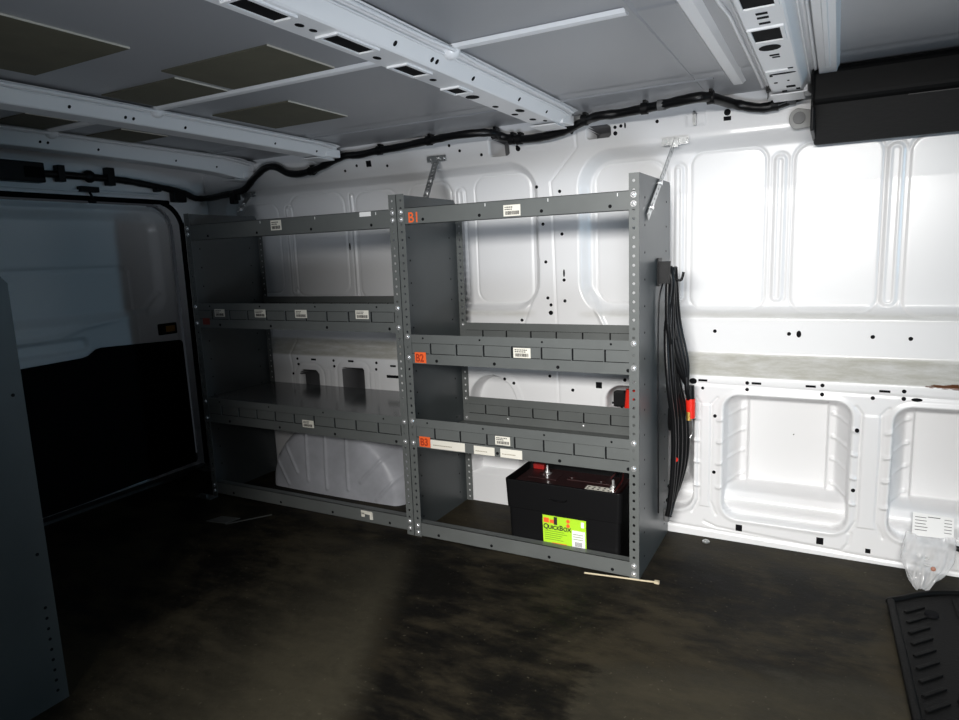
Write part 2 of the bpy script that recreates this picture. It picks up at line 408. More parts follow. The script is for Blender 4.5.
# dirt on the ledges, rust at right
NRM = np.gradient(Yw, axis=0)/GS
led = sst(Z, .553, .562)*sst(-Z, -.632, -.618)
led2 = gs(Z-.748, .012)*0.55*np.clip(np.maximum(X+.35, -(X+.5))*20, 0, 1)
dirt = np.clip(led+led2, 0, 1)
rx = sst(X, .66, .80)
rust = rx*gs(Z-.557, .010)
A = np.stack([dirt, rust, 0*X, 0*X+1], -1)
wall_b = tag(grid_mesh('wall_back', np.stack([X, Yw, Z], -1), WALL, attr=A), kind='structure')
wall_b.data.materials.append(mat('shaded_cavity_primer', (.10, .10, .105), .6))
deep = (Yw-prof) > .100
fm = (deep[:-1, :-1] | deep[1:, 1:] | deep[1:, :-1] | deep[:-1, 1:]) & (Z[:-1, :-1] < .56) & (X[:-1, :-1] < -1.0) | ((Yw-prof) > .05)[:-1, :-1] & (Z[:-1, :-1] > 1.32)  # deep faces darkened: cavity primer grey with the openings' shade painted in
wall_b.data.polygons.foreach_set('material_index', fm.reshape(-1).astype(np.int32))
def ywall(x, z):
    i = int(round((z-zs[0])/GS)); j = int(round((x-xs[0])/GS)); i = min(max(i, 0), len(zs)-1); j = min(max(j, 0), len(xs)-1)
    return float(Yw[max(0, i-1):i+2, max(0, j-1):j+2].min())
# punched holes: dark plugs flush on the sheet
hm = MB()
def hole(x, z, r, rz=None, sq=False):
    rz = rz or r; y = ywall(x, z)-.0012; n = 4 if sq else 12; o = PI/4 if sq else 0; k = 1.414 if sq else 1
    dzy = (ywall(x, z+rz)-ywall(x, z-rz))/(2*rz)
    vs = [(x+r*k*math.cos(2*PI*i/n+o), y+dzy*rz*k*math.sin(2*PI*i/n+o), z+rz*k*math.sin(2*PI*i/n+o)) for i in range(n)]
    vs += [(v[0], v[1]+.004, v[2]) for v in vs]
    hm.add(vs, [tuple(range(n))]+[(i, (i+1) % n, n+(i+1) % n, n+i) for i in range(n)])
for x, z in [(-.839, 1.388), (-.796, 1.365), (-.706, 1.342), (-.558, 1.355), (-.347, 1.38), (-.174, 1.381), (-.194, 1.379), (-.054, 1.381), (-1.352, 1.341), (-1.288, 1.356), (-1.136, 1.342)]: hole(x, z, .0055)
hole(-.555, 1.348, .009); hole(-.194, 1.360, .007); hole(-.160, 1.381, .003, .009); hole(.162, 1.382, .010); hole(.162, 1.364, .011, .006, True); hole(-1.226, 1.358, .012, .012, True)
for x, z in [(-.491, 1.209), (-.403, 1.187), (-.471, 1.076), (-.398, 1.037), (-.463, .939), (-.393, .872), (-.458, .807), (-.446, .781), (-.391, .796), (-.566, .723)]: hole(x, z, .006)
hole(-.397, 1.157, .0035, .016); hole(-.393, .897, .0035, .014); hole(-.447, .752, .0085)
for x, z in [(.134, .696), (.357, .692), (.585, .688), (.681, .685)]: hole(x, z, .006)
hole(.385, .692, .007, .011)
for x, z in [(.245, .540), (.458, .545), (.245, .519), (.458, .517), (.591, .515), (.668, .518), (.149, .424), (.149, .232), (.555, .415), (.553, .226), (.668, .540)]: hole(x, z, .0058)
for x, z in [(.109, .541), (.272, .540), (.426, .540), (.620, .537)]: hole(x, z, .014, .0035, True)
hole(.700, .517, .014, .005); hole(.078, .537, .012, .010); hole(.109, .515, .005)
for x, z in [(.231, .050), (.470, .047)]: hole(x, z, .010, .011, True)
hole(.601, .038, .007, .007, True); hole(.378, .346, .002)
for x, z in [(-.342, .479), (-.151, .527), (-.43, .526), (-.576, .491), (-.614, .505)]: hole(x, z, .006)
hole(-.244, .503, .011, .011, True)
for x, z in [(-1.657, .54), (-1.447, .54), (-1.215, .54), (-1.445, .515), (-1.218, .512), (-1.654, .515), (-1.69, .47)]: hole(x, z, .006)
for x, z in [(-1.562, .54), (-1.353, .541), (-1.13, .53)]: hole(x, z, .014, .004, True)
hole(-1.13, .485, .035, .006, True)
hole(-1.40, 1.03, .004, .016)
hm.build('wall_hole', HOLE, wall_b)

# ---- wheel housing (part of the body shell)
xa = np.arange(-1.81, -.88, .004); za = np.arange(0, .371, .004); XA, ZA = np.meshgrid(xa, za)
rr_ = np.hypot((XA+1.335)/np.where(XA < -1.335, .425, .392), ZA/.365)
yw_ = .195+.20*sst(rr_, .74, 1.03)**1.7+.012*rr_**2
for a, b in [((-1.654, .14), (-1.585, .02)), ((-1.59, .20), (-1.53, .079)), ((-1.47, .28), (-1.47, .051)), ((-1.365, .30), (-1.368, .03)), ((-1.254, .30), (-1.255, .041)), ((-1.02, .245), (-1.19, .08)), ((-.96, .175), (-1.114, .014))]:
    yw_ -= .006*gs(seg(XA, ZA, a, b), .006)
for k in range(0):
    hx, hz = random.uniform(-1.6, -1.0), random.uniform(.02, .2); yw_ += .004*gs(np.hypot((XA-hx)/2.2, ZA-hz), .008)
yw_ = np.where(rr_ > 1.03, .392, yw_)
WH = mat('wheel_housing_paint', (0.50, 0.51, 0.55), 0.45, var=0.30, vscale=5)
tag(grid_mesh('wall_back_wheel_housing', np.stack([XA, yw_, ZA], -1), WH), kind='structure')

# ---- floor, roof skin, ends
m = MB(); m.box(-2.45, 2.6, -1.46, .50, -.03, 0)
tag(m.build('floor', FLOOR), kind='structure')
ya = np.arange(-1.50, .50, .004); xr = np.arange(-2.40, 1.9, .01); YA, XR = np.meshgrid(ya, xr, indexing='ij')
c_ = np.abs(YA+.507)
zr = 1.438-.004*(c_/.9)**2-.003*sst(YA, -.47, -.46)+.002*gs(YA-.12, .02)
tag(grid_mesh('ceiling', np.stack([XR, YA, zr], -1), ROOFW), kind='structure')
m = MB()                                                       # near side: the wall either side of the open sliding door
for x0, x1, z0, z1 in ((-2.40, -.80, 0, 1.46), (.95, 1.42, 0, 1.46), (-.80, .95, 1.36, 1.46)): m.box(x0, x1, -1.47, -1.43, z0, min(z1, 1.44))
tag(m.build('wall_front', WHITE), kind='structure')

def bow(name, xc, wbot, zb, wtop, y0, y1, crown, pockets=(), dents=(), gusset=True, ztop=1.432):
    """a hat-section roof crossmember running across the van"""
    n = 60; yy = np.linspace(y0, y1, n); P = []
    for y in yy:
        c = (abs(y+.507)/.93); dz = -crown*c*c - .012*max(0, (y-.15)/.25)**2
        e = float(sst(np.array(y), .18, .33)); e2 = float(sst(np.array(y), .30, .40))
        zt = ztop-.004*c*c
        zt = zt - (.012)*e2
        sb = 1-.15*e
        row = [(xc-wtop/2-.022, y, zt), (xc-wtop/2-.004, y, zt-.003), (xc-wtop/2, y, zt-.006), (xc-wbot/2*sb, y, zb+dz+.003), (xc-wbot/2*sb+.004, y, zb+dz),
               (xc+wbot/2*sb-.004, y, zb+dz), (xc+wbot/2*sb, y, zb+dz+.003), (xc+wtop/2-.004, y, zt-.016), (xc+wtop/2, y, zt-.006), (xc+wtop/2+.004, y, zt-.003), (xc+wtop/2+.022, y, zt)]
        P.append(row)
    o = grid_mesh(name, np.array(P), WHITE); 
    for p in o.data.polygons: p.use_smooth = False
    tag(o, kind='structure'); o.data.update()
    h = MB()
    def zat(y):
        c = abs(y+.507)/.93; return zb-crown*c*c-.012*max(0, (y-.15)/.25)**2
    for (u, y, a, b, rnd) in pockets:                            # pressings in the underside
        z = zat(y); sl = (zat(y+.01)-zat(y-.01))/.02
        nn = 14 if rnd else 4; o_ = 0 if rnd else PI/4; k = 1 if rnd else 1.414
        vs = [(xc+u+a*k*math.cos(2*PI*i/nn+o_), y+b*k*math.sin(2*PI*i/nn+o_), z-.0010+sl*b*k*math.sin(2*PI*i/nn+o_)) for i in range(nn)]
        vs += [(v[0], v[1], v[2]+.004) for v in vs]
        h.add(vs, [tuple(range(nn))]+[(i, (i+1) % nn, nn+(i+1) % nn, nn+i) for i in range(nn)])
    for (y, f, r) in dents:                                      # holes in the flank that faces the cab
        za_, zb_ = zat(y)+.003, ztop-.004*(abs(y+.507)/.93)**2-.016
        sx = xc+wbot/2+(wtop/2-.004-wbot/2)*f; sz = za_+(zb_-za_)*f
        nrm = Vector((zb_-za_, 0, -(wtop/2-.004-wbot/2))).normalized(); t = Vector((wtop/2-.004-wbot/2, 0, zb_-za_)).normalized()
        ctr = Vector((sx, y, sz))+nrm*.0012
        vs = [ctr+Vector((0, 1, 0))*r*math.cos(2*PI*i/10)+t*r*1.2*math.sin(2*PI*i/10) for i in range(10)]; vs += [v-nrm*.004 for v in vs]
        h.add(vs, [tuple(range(10))]+[(i, (i+1) % 10, 10+(i+1) % 10, 10+i) for i in range(10)])
    fb = MB()
    for sx in (-1, 1):                                           # turned edges of the two flanges, with a step where the long roof bead crosses
        pts = [(xc+sx*(wtop/2+.014+(.006 if abs(y+.47) < .05 else 0)), y, ztop-.006-.004*(abs(y+.507)/.93)**2-(.010*max(0, (y-.25)/.1) if y > .25 else 0)) for y in np.linspace(y0, y1-.03, 24)]
        fb.tube(pts, .0045, n=6, sub=2)
        fb.tube([(xc+sx*(wtop/2-.001), p[1], p[2]-.006) for p in pts], .003, n=6, sub=2)
    fb.build('flange_edge', WHITE, o)
    lug = MB(); lug.dome((xc+wtop/2+.006, -.47, ztop-.002), (0, 0, -1), .022, .020); lug.build('lug', WHITE, o)
    if h.v: h.build('crossmember_hole', HOLE, o)
    # bright raised rims round the large slots
    rim = MB()
    for (u, y, a, b, rnd) in pockets:
        if a > .017 and not rnd:
            z = zat(y)-.004; t = .007
            rim.box(xc+u-a-t, xc+u-a, y-b-t, y+b+t, z, z+.005); rim.box(xc+u+a, xc+u+a+t, y-b-t, y+b+t, z, z+.005)
            rim.box(xc+u-a, xc+u+a, y-b-t, y-b, z, z+.005); rim.box(xc+u-a, xc+u+a, y+b, y+b+t, z, z+.005)
    if rim.v: rim.build('slot_rim', WHITE, o)
    if gusset:
        g = MB(); zg = zat(y1-.05)
        g.box(xc-wbot*.52, xc+wbot*.52, y1-.10, y1+.005, zg-.006, zg-.002)
        g.prism([(xc-wbot*.6, y1-.05), (xc+wbot*.6, y1-.05), (xc+wbot*.75, y1+.02), (xc-wbot*.75, y1+.02)], zg+.004, zg+.034, 2)
        g.build('gusset', WHITE, o, bevel=.003)
    return o
bow('trim_1', -.372, .085, 1.390, .130, -1.40, .325, .006,
    pockets=[(.002, -1.20, .020, .05, False), (.003, -.975, .020, .052, False), (.004, -.750, .020, .058, False), (-.006, -.523, .020, .045, False), (-.014, -.30, .020, .030, False), (-.018, -.21, .018, .020, True),
             (.0, -.88, .007, .010, True), (.0, -.845, .006, .009, True), (-.01, -.64, .007, .012, True), (-.01, -.42, .008, .010, True), (-.02, -.07, .008, .012, True), (.015, .02, .012, .02, True), (-.02, .06, .010, .012, True), (-.005, .16, .010, .014, True), (.02, .2, .006, .01, True)],
    dents=[(-.66, .45, .005), (-.52, .45, .005), (-.50, .45, .005), (-.33, .4, .005), (-.06, .4, .005), (.14, .4, .004)])
bow('trim_2', -1.375, .080, 1.388, .120, -1.40, .345, .006, dents=[(-.72, .5, .0042), (-.56, .4, .0042), (-.535, .4, .0042), (-.36, .4, .0042), (.02, .4, .0036), (.24, .4, .0036)])
bow('trim_3', -1.915, .080, 1.380, .125, -1.40, .42, .026, dents=[(-.50, .5, .0042), (-.475, .5, .0042), (-.30, .45, .0042), (.02, .4, .0036), (.22, .4, .0036)])
bow('trim_4', .342, .080, 1.390, .110, -1.40, .335, .006,
    pockets=[(.0, -.545, .026, .045, False), (-.002, -.32, .026, .045, False), (-.006, -.215, .022, .022, True), (.0, -.455, .010, .005, False), (.0, -.43, .010, .005, False), (.0, -.395, .010, .005, False),
             (-.002, -.15, .010, .005, False), (.0, -.13, .008, .004, False), (-.008, .0, .018, .004, False), (.022, -.01, .006, .004, False), (.002, .035, .030, .007, True), (-.025, .05, .004, .006, True), (-.02, .13, .005, .006, True), (.01, .12, .003, .004, True), (.012, .19, .011, .010, False), (-.006, .235, .006, .007, False), (.028, .225, .005, .007, False)])
# a light stiffening rib and a flange on the roof skin beside the cab-end crossmember, the long bead down the roof
m = MB(); m.prism([(.190, 1.438), (.202, 1.424), (.226, 1.424), (.240, 1.438)], -1.40, .26, 1)
tag(m.build('trim_5', WHITE), kind='structure')
m = MB(); m.prism([(.415, 1.438), (.42, 1.408), (.460, 1.408), (.468, 1.438)], -1.40, .30, 1); m.prism([(.434, 1.410), (.437, 1.404), (.445, 1.404), (.448, 1.410)], -1.30, .12, 1)
tag(m.build('trim_6', WHITE), kind='structure')
m = MB(); m.prism([(-.492, 1.437), (-.487, 1.4295), (-.476, 1.4275), (-.465, 1.4295), (-.460, 1.437)], -2.2, .10, 0)
tag(m.build('trim_7', WHITE), kind='structure')
m = MB(); m.prism([(.160, 1.436), (.168, 1.429), (.178, 1.429), (.186, 1.436)], -2.2, .16, 0); m.prism([(.098, 1.438), (.103, 1.431), (.112, 1.431), (.117, 1.438)], -1.40, .30, 1)
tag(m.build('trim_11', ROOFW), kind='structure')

# ---- rear end: body frame round the rear doors, the driver's side rear door
DX = -2.275
m = MB()
def ring(fr, x, inner):                                          # frame face with a rounded opening
    n = len(inner); return inner
ctr = (-.51, .64)
def rrect(y0, y1, z0, z1, r, n=8):
    out = []
    for (cy, cz, a0) in ((y1-r, z1-r, 0), (y0+r, z1-r, 90), (y0+r, z0+.02, 180), (y1-.02, z0+.02, 270)):
        rad = r if a0 < 180 and True else .02
        if a0 == 180: cy = y0+.02
        for k in range(n+1):
            t = math.radians(a0+90*k/n); out.append((cy+rad*math.cos(t), cz+rad*math.sin(t)))
    return out
inn = rrect(-1.33, .305, .005, 1.262, .12); n = len(inn)
outr = []
for y, z in inn:
    d = Vector((y-ctr[0], z-ctr[1])); s_ = min((1.02)/max(abs(d.x), 1e-6), .80/max(abs(d.y), 1e-6)); outr.append((ctr[0]+d.x*s_, ctr[1]+d.y*s_))
vs = [(-2.235, y, z) for y, z in inn]+[(-2.20, y, max(z, 0)) for y, z in outr]+[(-2.30, y, z) for y, z in inn]
m.add(vs, [(i, (i+1) % n, n+(i+1) % n, n+i) for i in range(n)]+[(i, 2*n+i, 2*n+(i+1) % n, (i+1) % n) for i in range(n)])
wl = tag(m.build('wall_left', WHITE), kind='structure')
m = MB(); m.box(-2.225, -2.212, -1.2, .18, 1.285, 1.292); m.prism([(-2.25, 1.438), (-2.20, 1.395), (-2.17, 1.388), (-2.17, 1.438)], -1.4, .42, 1)
tag(m.build('trim_8', WHITE), kind='structure')
# door skin
yd = np.arange(-.50, .292, .004); zd = np.arange(.0, 1.252, .004); YD, ZD = np.meshgrid(yd, zd)
edge = sdrr(YD, ZD, -.8, .287, -.3, 1.248, .11)
b1 = sdrr(YD, ZD, -.80, .215, .745, 1.222, .10)
XD = DX+.020*sst(edge, -.03, 0)*-1 - .030*sst(-b1, 0, .05)
XD += -.010*gs(ZD-.975, .010)*(YD < .05)*1.0 - .006*sst(-ZD, -.972, -.965)*(YD < .06)
b2 = poly(YD, ZD, [(-.5, .70), (-.30, .705), (-.20, .735), (.10, .775), (.18, .85)])
XD += .010*gs(b2, .012)
b3 = sdrr(YD, ZD, -.8, -.17, .63, .70, .03); XD += -.02*sst(-b3, 0, .02)
XD = np.where(edge > 0, DX-.05, XD)
dr = tag(grid_mesh('door_1', np.stack([XD, YD, ZD], -1), WHITE), 'white rear cargo door with black lower trim panel', kind='structure')
m = MB(); m.prism([(-.50, .0), (-.50, .605), (-.215, .612), (-.19, .618), (-.155, .640), (-.13, .644), (.255, .626), (.266, .615), (.272, .02)], DX-.002, DX+.012, 0)
m.build('door_trim_panel', TRIMB, dr, bevel=.004)
m = MB(); m.box(DX-.004, DX+.006, .148, .246, .660, .712); m.build('door_latch', TRIMB, dr, bevel=.004)
m = MB(); m.box(DX+.006, DX+.010, .185, .232, .672, .700); m.build('door_reflector', AMBER, dr)
gp = [(-2.236, y, z) for y, z in inn[:9]]
m = MB(); m.tube([( -2.236, .305, .004)]+[(-2.236, .305, .4), (-2.236, .305, .8)]+gp+[(-2.236, -.6, 1.262)], .011, n=8, sub=2); 
tag(m.build('trim_9', TRIMB), kind='structure')

# ------------------------------------------------------------------ shelving
HH = 1.18; D = .380
def shelf_lip(mb, x0, x1, y, z0, z1, face, pitch=.0995, off=.099):
    """lip of a tray: a flat strip at top and foot, a band of shallow divider fields between; face=-1 looks at the camera"""
    t = .0016
    ya_, yb_ = (y, y+t) if face < 0 else (y-t, y)
    yi = (y+.003, y+.003+t) if face < 0 else (y-.003-t, y-.003)
    h = z1-z0; za_, zb_ = z0+.36*h, z0+.70*h
    mb.box(x0, x1, ya_, yb_, z0, za_-.0018); mb.box(x0, x1, ya_, yb_, zb_+.0018, z1)
    mb.box(x0, x1, yi[1]+.001, yi[1]+.002, za_-.01, zb_+.01, 1)
    xc = x0
    cuts = []
    c = x0+off
    while c < x1-.02: cuts.append(c); c += pitch
    for c in cuts+[x1]:
        mb.box(xc, c-(.003 if c < x1 else 0), yi[0], yi[1], za_, zb_); xc = c+.0022 if c < x1 else x1
    for c in cuts:                                              # each slot's bent edge
        mb.box(c-.0048, c-.0022, yi[0]-.0035 if face < 0 else yi[1], yi[0] if face < 0 else yi[1]+.0035, za_-.003, zb_+.003)
def barcode(parent, x, z, w_, h_, y, name='barcode_label', bars=True, tilt=0, mats=None, lines=2, bg=0):
    m = MB(); m.box(x, x+w_, y-.0006, y, z, z+h_, 0)
    rnd = random.Random(int((x+3)*1000+z*77))
    xx = x+w_*.10
    if bars:
        while xx < x+w_*.88:
            b = rnd.choice((.0012, .0018, .0026)); m.box(xx, xx+b, y-.0010, y-.0006, z+h_*.12, z+h_*.45, 1); xx += b+rnd.choice((.001, .0014))
    for k in range(lines):
        xx = x+w_*.08; zz = z+h_*(.56+.19*k) if bars else z+h_*(.35+.3*k)
        while xx < x+w_*rnd.uniform(.45, .9):
            b = rnd.uniform(.0022, .006); m.box(xx, xx+b, y-.0010, y-.0006, zz, zz+h_*.10, 1); xx += b+.0016
    o = m.build(name, mats or [PAPER, INK], parent)
    return o
def fix_local(o): return o

def end_panel(root, x, inward, D_=D, H_=HH, notch=False):
    """side sheet at x; inward = +1/-1, the way its flanges turn"""
    m = MB(); t = .0018*inward
    pl = [(0.0, 0), (D_, 0), (D_, H_-.012), (D_-.010, H_), (0.0, H_)]
    if notch: pl = [(0.0, 0), (.372, 0), (.372, .325), (D_, .325)]+pl[2:]
    m.prism(pl, min(x, x+t), max(x, x+t), 0)
    for zz in [0.05+.0762*k for k in range(15)]:                 # rows of small holes near both edges
        for yy in ((.060, D_-.055) if zz > .34 or not notch else (.060,)):
            m.cyl((x-.0006*inward, yy, zz), (x+t+.0006*inward, yy, zz), .0032, n=8, mi=1)
    p = m.build('end_panel', [STEELIN, HOLE], root)
    f = MB(); u0, u1 = (x, x+.029*inward) if inward > 0 else (x+.029*inward, x)
    uc = x+.0155*inward
    hs = [(uc, .0165+.0254*k) for k in range(46)]
    f.holed(u0, u1, 0, H_, hs, .0042, lambda u, w_, d: (u, d-.0002, w_))
    f.build('front_flange', STEEL, p)
    b = MB(); k0 = 13 if notch else 0
    b.holed(u0, u1, .325 if notch else 0.0, H_-.05, [(uc, .0165+.0254*k) for k in range(k0, 44)], .0042, lambda u, w_, d: (u, D_-.0018+d, w_))
    b.build('rear_flange', STEEL, p)
    return p
def bolt(parent, x, y, z, n=-1, r=.0066):
    m = MB(); m.cyl((x, y, z), (x, y+n*.0016, z), r*1.25, n=12); m.dome((x, y+n*.0016, z), (0, n, 0), r, .0042, n=10, rings=3)
    return m.build('bolt', BOLT, parent)
def rail(root, x0, x1, z0, z1, name, y=.002):
    m = MB(); m.box(x0, x1, y, y+.0016, z0, z1); m.box(x0, x1, y, y+.028, z1-.0016, z1); m.box(x0, x1, y, y+.018, z0, z0+.0016)
    m.box(x0, x1, y+.017, y+.0186, z0, z0+.012)
    n = 4
    for k in range(n):
        xx = x0+(x1-x0)*(.12+.26*k); m.cyl((xx, y-.0006, z0+.014), (xx, y+.003, z0+.014), .0052, n=10, mi=1)
        if name == 'top_rail' and k in (1, 2, 3): m.box(xx+.02, xx+.0220, y-.0006, y+.002, z1-.014, z1-.005, 2)
    return m.build(name, [STEEL, HOLE, PAPERW], root)
def tray(root, x0, x1, z0, z1, lips_up=True, zf=None, rear=True, glossy=False):
    m = MB(); zf = zf if zf is not None else (z0+.004 if lips_up else z1-.002)
    m.box(x0, x1, .003, D-.003, zf-.0016, zf)
    s = m.build('shelf', [STEELF if glossy else STEEL, HOLE], root)
    l = MB(); shelf_lip(l, x0, x1, .0020, z0, z1, -1)
    for k in range(4):
        xx = x0+(x1-x0)*(.09+.27*k)
        l.cyl((xx, .0014, z0+.72*(z1-z0)+.016), (xx, .005, z0+.72*(z1-z0)+.016), .0035, n=8, mi=1); l.cyl((xx+.05, .0014, z0+.012), (xx+.05, .005, z0+.012), .0055, n=8, mi=1)
    l.build('front_lip', [STEEL, HOLE], s)
    if rear:
        l2 = MB(); shelf_lip(l2, x0, x1, D-.0045, z0, z1, -1); l2.build('rear_lip', [STEEL, HOLE], s)
    return s
STEELF = mat('grey_shelf_top', (0.105, 0.110, 0.112), 0.16, var=0.25, vscale=5, spec=0.6)

# ---- unit with the battery box
uB = thing('shelving_unit', (-.40, .19, 0), 'tall grey steel shelving unit with orange B1 B2 B3 tags and a battery box inside', 'shelving unit')
pl_ = end_panel(uB, -.7995, 1); pr_ = end_panel(uB, 0.0, -1)
xi0, xi1 = -.7965, -.003
rt = rail(uB, xi0, xi1, 1.081, 1.1345, 'top_rail')
s2 = tray(uB, xi0, xi1, .6205, .7190); s3 = tray(uB, xi0, xi1, .3275, .4290)
rb = rail(uB, xi0, xi1, .002, .0525, 'base_rail')
for x in (-.784, -.0155):
    for z, par in ((1.098, rt), (1.122, rt), (.712, s2), (.641, s2), (.420, s3), (.343, s3), (.0155, rb), (.041, rb)):
        bolt(par, x, -.0005, z)
for z in (.712, .641): bolt(s2, -.7815, D-.0046, z, -1, .005)
for z in (.42, .343): bolt(s3, -.7815, D-.0046, z, -1, .005)
for x, r in ((-.60, .005), (-.30, .006)):
    m = MB(); m.dome((x, D-.0048, .352), (0, -1, 0), r, .8*r); m.build('bolt', BOLT, s3)
m = text_mb('B1', .046, -.759, 1.0875, .0018, bold=.0006, sx=.92); o = m.build('shelf_tag', ORANGE, rt); o['label'] = 'orange B1 tag'
for z, tx, par in ((.624, 'B2', s2), (.3315, 'B3', s3)):
    m = MB(); m.box(-.760, -.716, .0012, .0020, z, z+.036)
    merge(m, text_mb(tx, .036, -.757, z+.005, .0010, bold=.001, sx=.85, mi=1)); o = m.build('shelf_tag', [ORANGE, ORANGED], par); o['label'] = 'orange %s tag' % tx
barcode(rt, -.412, 1.0865, .056, .033, .0018); barcode(s2, -.393, .656, .058, .031, .0018); barcode(s3, -.467, .369, .053, .029, .0018)
for x, z, w_, h_ in ((-.715, .3300, .134, .030), (-.547, .3290, .076, .028), (-.450, .3285, .077, .029)):
    barcode(s3, x, z, w_, h_, .0018, 'tape_label', bars=False, mats=[PAPER, INKL], lines=1)

# ---- unit against the rear door
uA = thing('shelving_unit', (-1.33, .19, 0), 'dim grey steel shelving unit over the wheel housing, next to the rear door', 'shelving unit')
pa_ = end_panel(uA, -1.832, 1, notch=True); pb_ = end_panel(uA, -.8025, -1)
yi0, yi1 = -1.829, -.8055
rtA = rail(uA, yi0, yi1, 1.073, 1.134, 'top_rail')
a2 = tray(uA, yi0, yi1, .7240, .8220); a3 = tray(uA, yi0, yi1, .3265, .4290, lips_up=False, rear=False, glossy=True)
rbA = rail(uA, yi0, yi1, .014, .065, 'base_rail')
for x in (-1.8165, -.818):
    for z, par in ((1.098, rtA), (1.122, rtA), (.808, a2), (.742, a2), (.414, a3), (.343, a3), (.0255, rbA), (.051, rbA)):
        bolt(par, x, -.0005, z)
barcode(rtA, -1.366, 1.0915, .052, .036, .0018); barcode(rtA, -.955, 1.117, .048, .015, .0018, 'blank_label', bars=False, mats=[PAPERW, PAPERW], lines=0)
for x in (-1.711, -1.489, -1.282, -1.0): barcode(a2, x, .769, .057, .030, .0018)
barcode(a3, -1.290, .352, .056, .028, .0018)
m = MB(); m.box(-1.035, -.985, -.001, .0016, .046, .058); m.box(-.992, -.980, -.005, -.001, .030, .056); m.box(-1.035, -1.02, -.001, .0016, .034, .05); m.build('peeling_label', PAPER, rbA)
m = MB(); m.box(-1.785, -1.745, .0012, .0020, .736, .762); o = m.build('shelf_tag', REDF, a2)

# ---- unit beside the side door, of which only the end shows
uC = thing('shelving_unit', (-1.55, -1.24, 0), 'grey shelving end panel at the near left, seen from the side', 'shelving unit')
m = MB(); m.prism([(-1.40, 0), (-1.072, 0), (-1.072, .955), (-1.10, .99), (-1.40, .99)], -1.052, -1.050, 0)
for k in range(9): m.cyl((-1.051, -1.094, .03+.0254*k*1.0), (-1.0494, -1.094, .03+.0254*k), .0036, n=8, mi=1)
for z in (.36, .72): m.cyl((-1.051, -1.094, z), (-1.0494, -1.094, z), .004, n=8, mi=1)
m.build('end_panel', [STEELIN, HOLE], uC)
m = MB(); m.box(-1.084, -1.052, -1.0735, -1.072, 0, .955); m.build('front_flange', STEEL, uC)
for z in (.10, .50, .90):
    m = MB(); m.box(-2.0, -1.053, -1.39, -1.09, z-.002, z); m.box(-2.0, -1.053, -1.092, -1.09, z, z+.06); m.build('shelf', STEEL, uC)
m = MB(); m.box(-2.002, -2.0, -1.40, -1.085, 0, .99); m.build('end_panel', STEELIN, uC)

# ---- perforated wall straps
def strap(p0, p1, wv, label, foot=True):
    p0, p1 = Vector(p0), Vector(p1); d = (p1-p0); L = d.length; d.normalize(); side = Vector(wv); side = (side-d*side.dot(d)).normalized(); nn = d.cross(side)
    t = thing('wall_strap', p0, label, 'support strap', 'straps holding the shelving to the wall')
    m = MB()
    k = int(L/.026); hs = [(0, (i+.5)*L/k) for i in range(k)]
    m.holed(-.0125, .0125, 0, L, hs, .0048, lambda u, w_, dd: tuple(p0+d*w_+side*u+nn*dd), t=.002, n=8)
    m.build('strap', ZINC, t)
    for f in (.12, .42):
        q = p0+d*(L*f); b = MB(); b.cyl(q-nn*.005, q+nn*.007, .008, n=6); b.build('bolt', BOLT, t)
    if foot:
        f = MB(); f.box(p1.x-.042, p1.x+.042, p1.y-.004, p1.y, p1.z-.011, p1.z+.011)
        for s_ in (-.03, 0, .03): f.cyl((p1.x+s_, p1.y-.012, p1.z), (p1.x+s_, p1.y, p1.z), .008, n=6)
        f.box(p1.x-.012, p1.x+.012, p1.y-.02, p1.y-.003, p1.z-.02, p1.z+.004)
        f.build('wall_foot', ZINC, t)
    return t
strap((.005, .075, 1.062), (.006, .425, 1.312), (0, .6, -.8), 'perforated zinc strap from the right end of the shelving up to the white wall')
strap((-.812, .200, 1.180), (-.895, .422, 1.345), (1, 0, 0), 'perforated zinc strap above the orange B1 tag')
strap((-1.835, .290, 1.20), (-1.915, .432, 1.285), (1, 0, 0), 'dim zinc strap at the rear corner below the black wiring')

# ------------------------------------------------------------------ battery box and battery
bbx = thing('battery_box', (-.265, .15, 0), 'black plastic open battery box with a lime green label, on the bottom shelf', 'battery box')
def loft(mb, rings, mi=0, cap0=True, cap1=False):
    n = len(rings[0]); vs = [p for r in rings for p in r]
    fs = [(j*n+i, j*n+(i+1) % n, (j+1)*n+(i+1) % n, (j+1)*n+i) for j in range(len(rings)-1) for i in range(n)]
    mb.add(vs, fs, mi)
    if cap0: mb.add(rings[0], [tuple(range(n-1, -1, -1))], mi)
    if cap1: mb.add(rings[-1], [tuple(range(n))], mi)
def rring(x0, x1, y0, y1, z, r, n=5):
    out = []
    for cx, cy, a0 in ((x1-r, y1-r, 0), (x0+r, y1-r, 90), (x0+r, y0+r, 180), (x1-r, y0+r, 270)):
        for k in range(n): t = math.radians(a0+90*k/(n-1)); out.append((cx+r*math.cos(t), cy+r*math.sin(t), z))
    return out
bx0, bx1, by0, by1 = -.448, -.062, .030, .225
m = MB()
loft(m, [rring(bx0+.010, bx1-.010, by0+.008, by1-.008, .001, .014), rring(bx0+.006, bx1-.006, by0+.005, by1-.005, .150, .014), rring(bx0+.006, bx1-.006, by0+.005, by1-.005, .151, .014),
         rring(bx0, bx1, by0, by1, .153, .015), rring(bx0-.004, bx1+.004, by0-.004, by1+.004, .248, .015), rring(bx0+.003, bx1-.003, by0+.003, by1-.003, .249, .012), rring(bx0+.008, bx1-.008, by0+.008, by1-.008, .02, .012)], cap1=True)
m.build('box_body', BLACK, bbx, bevel=.0015)
m = MB()
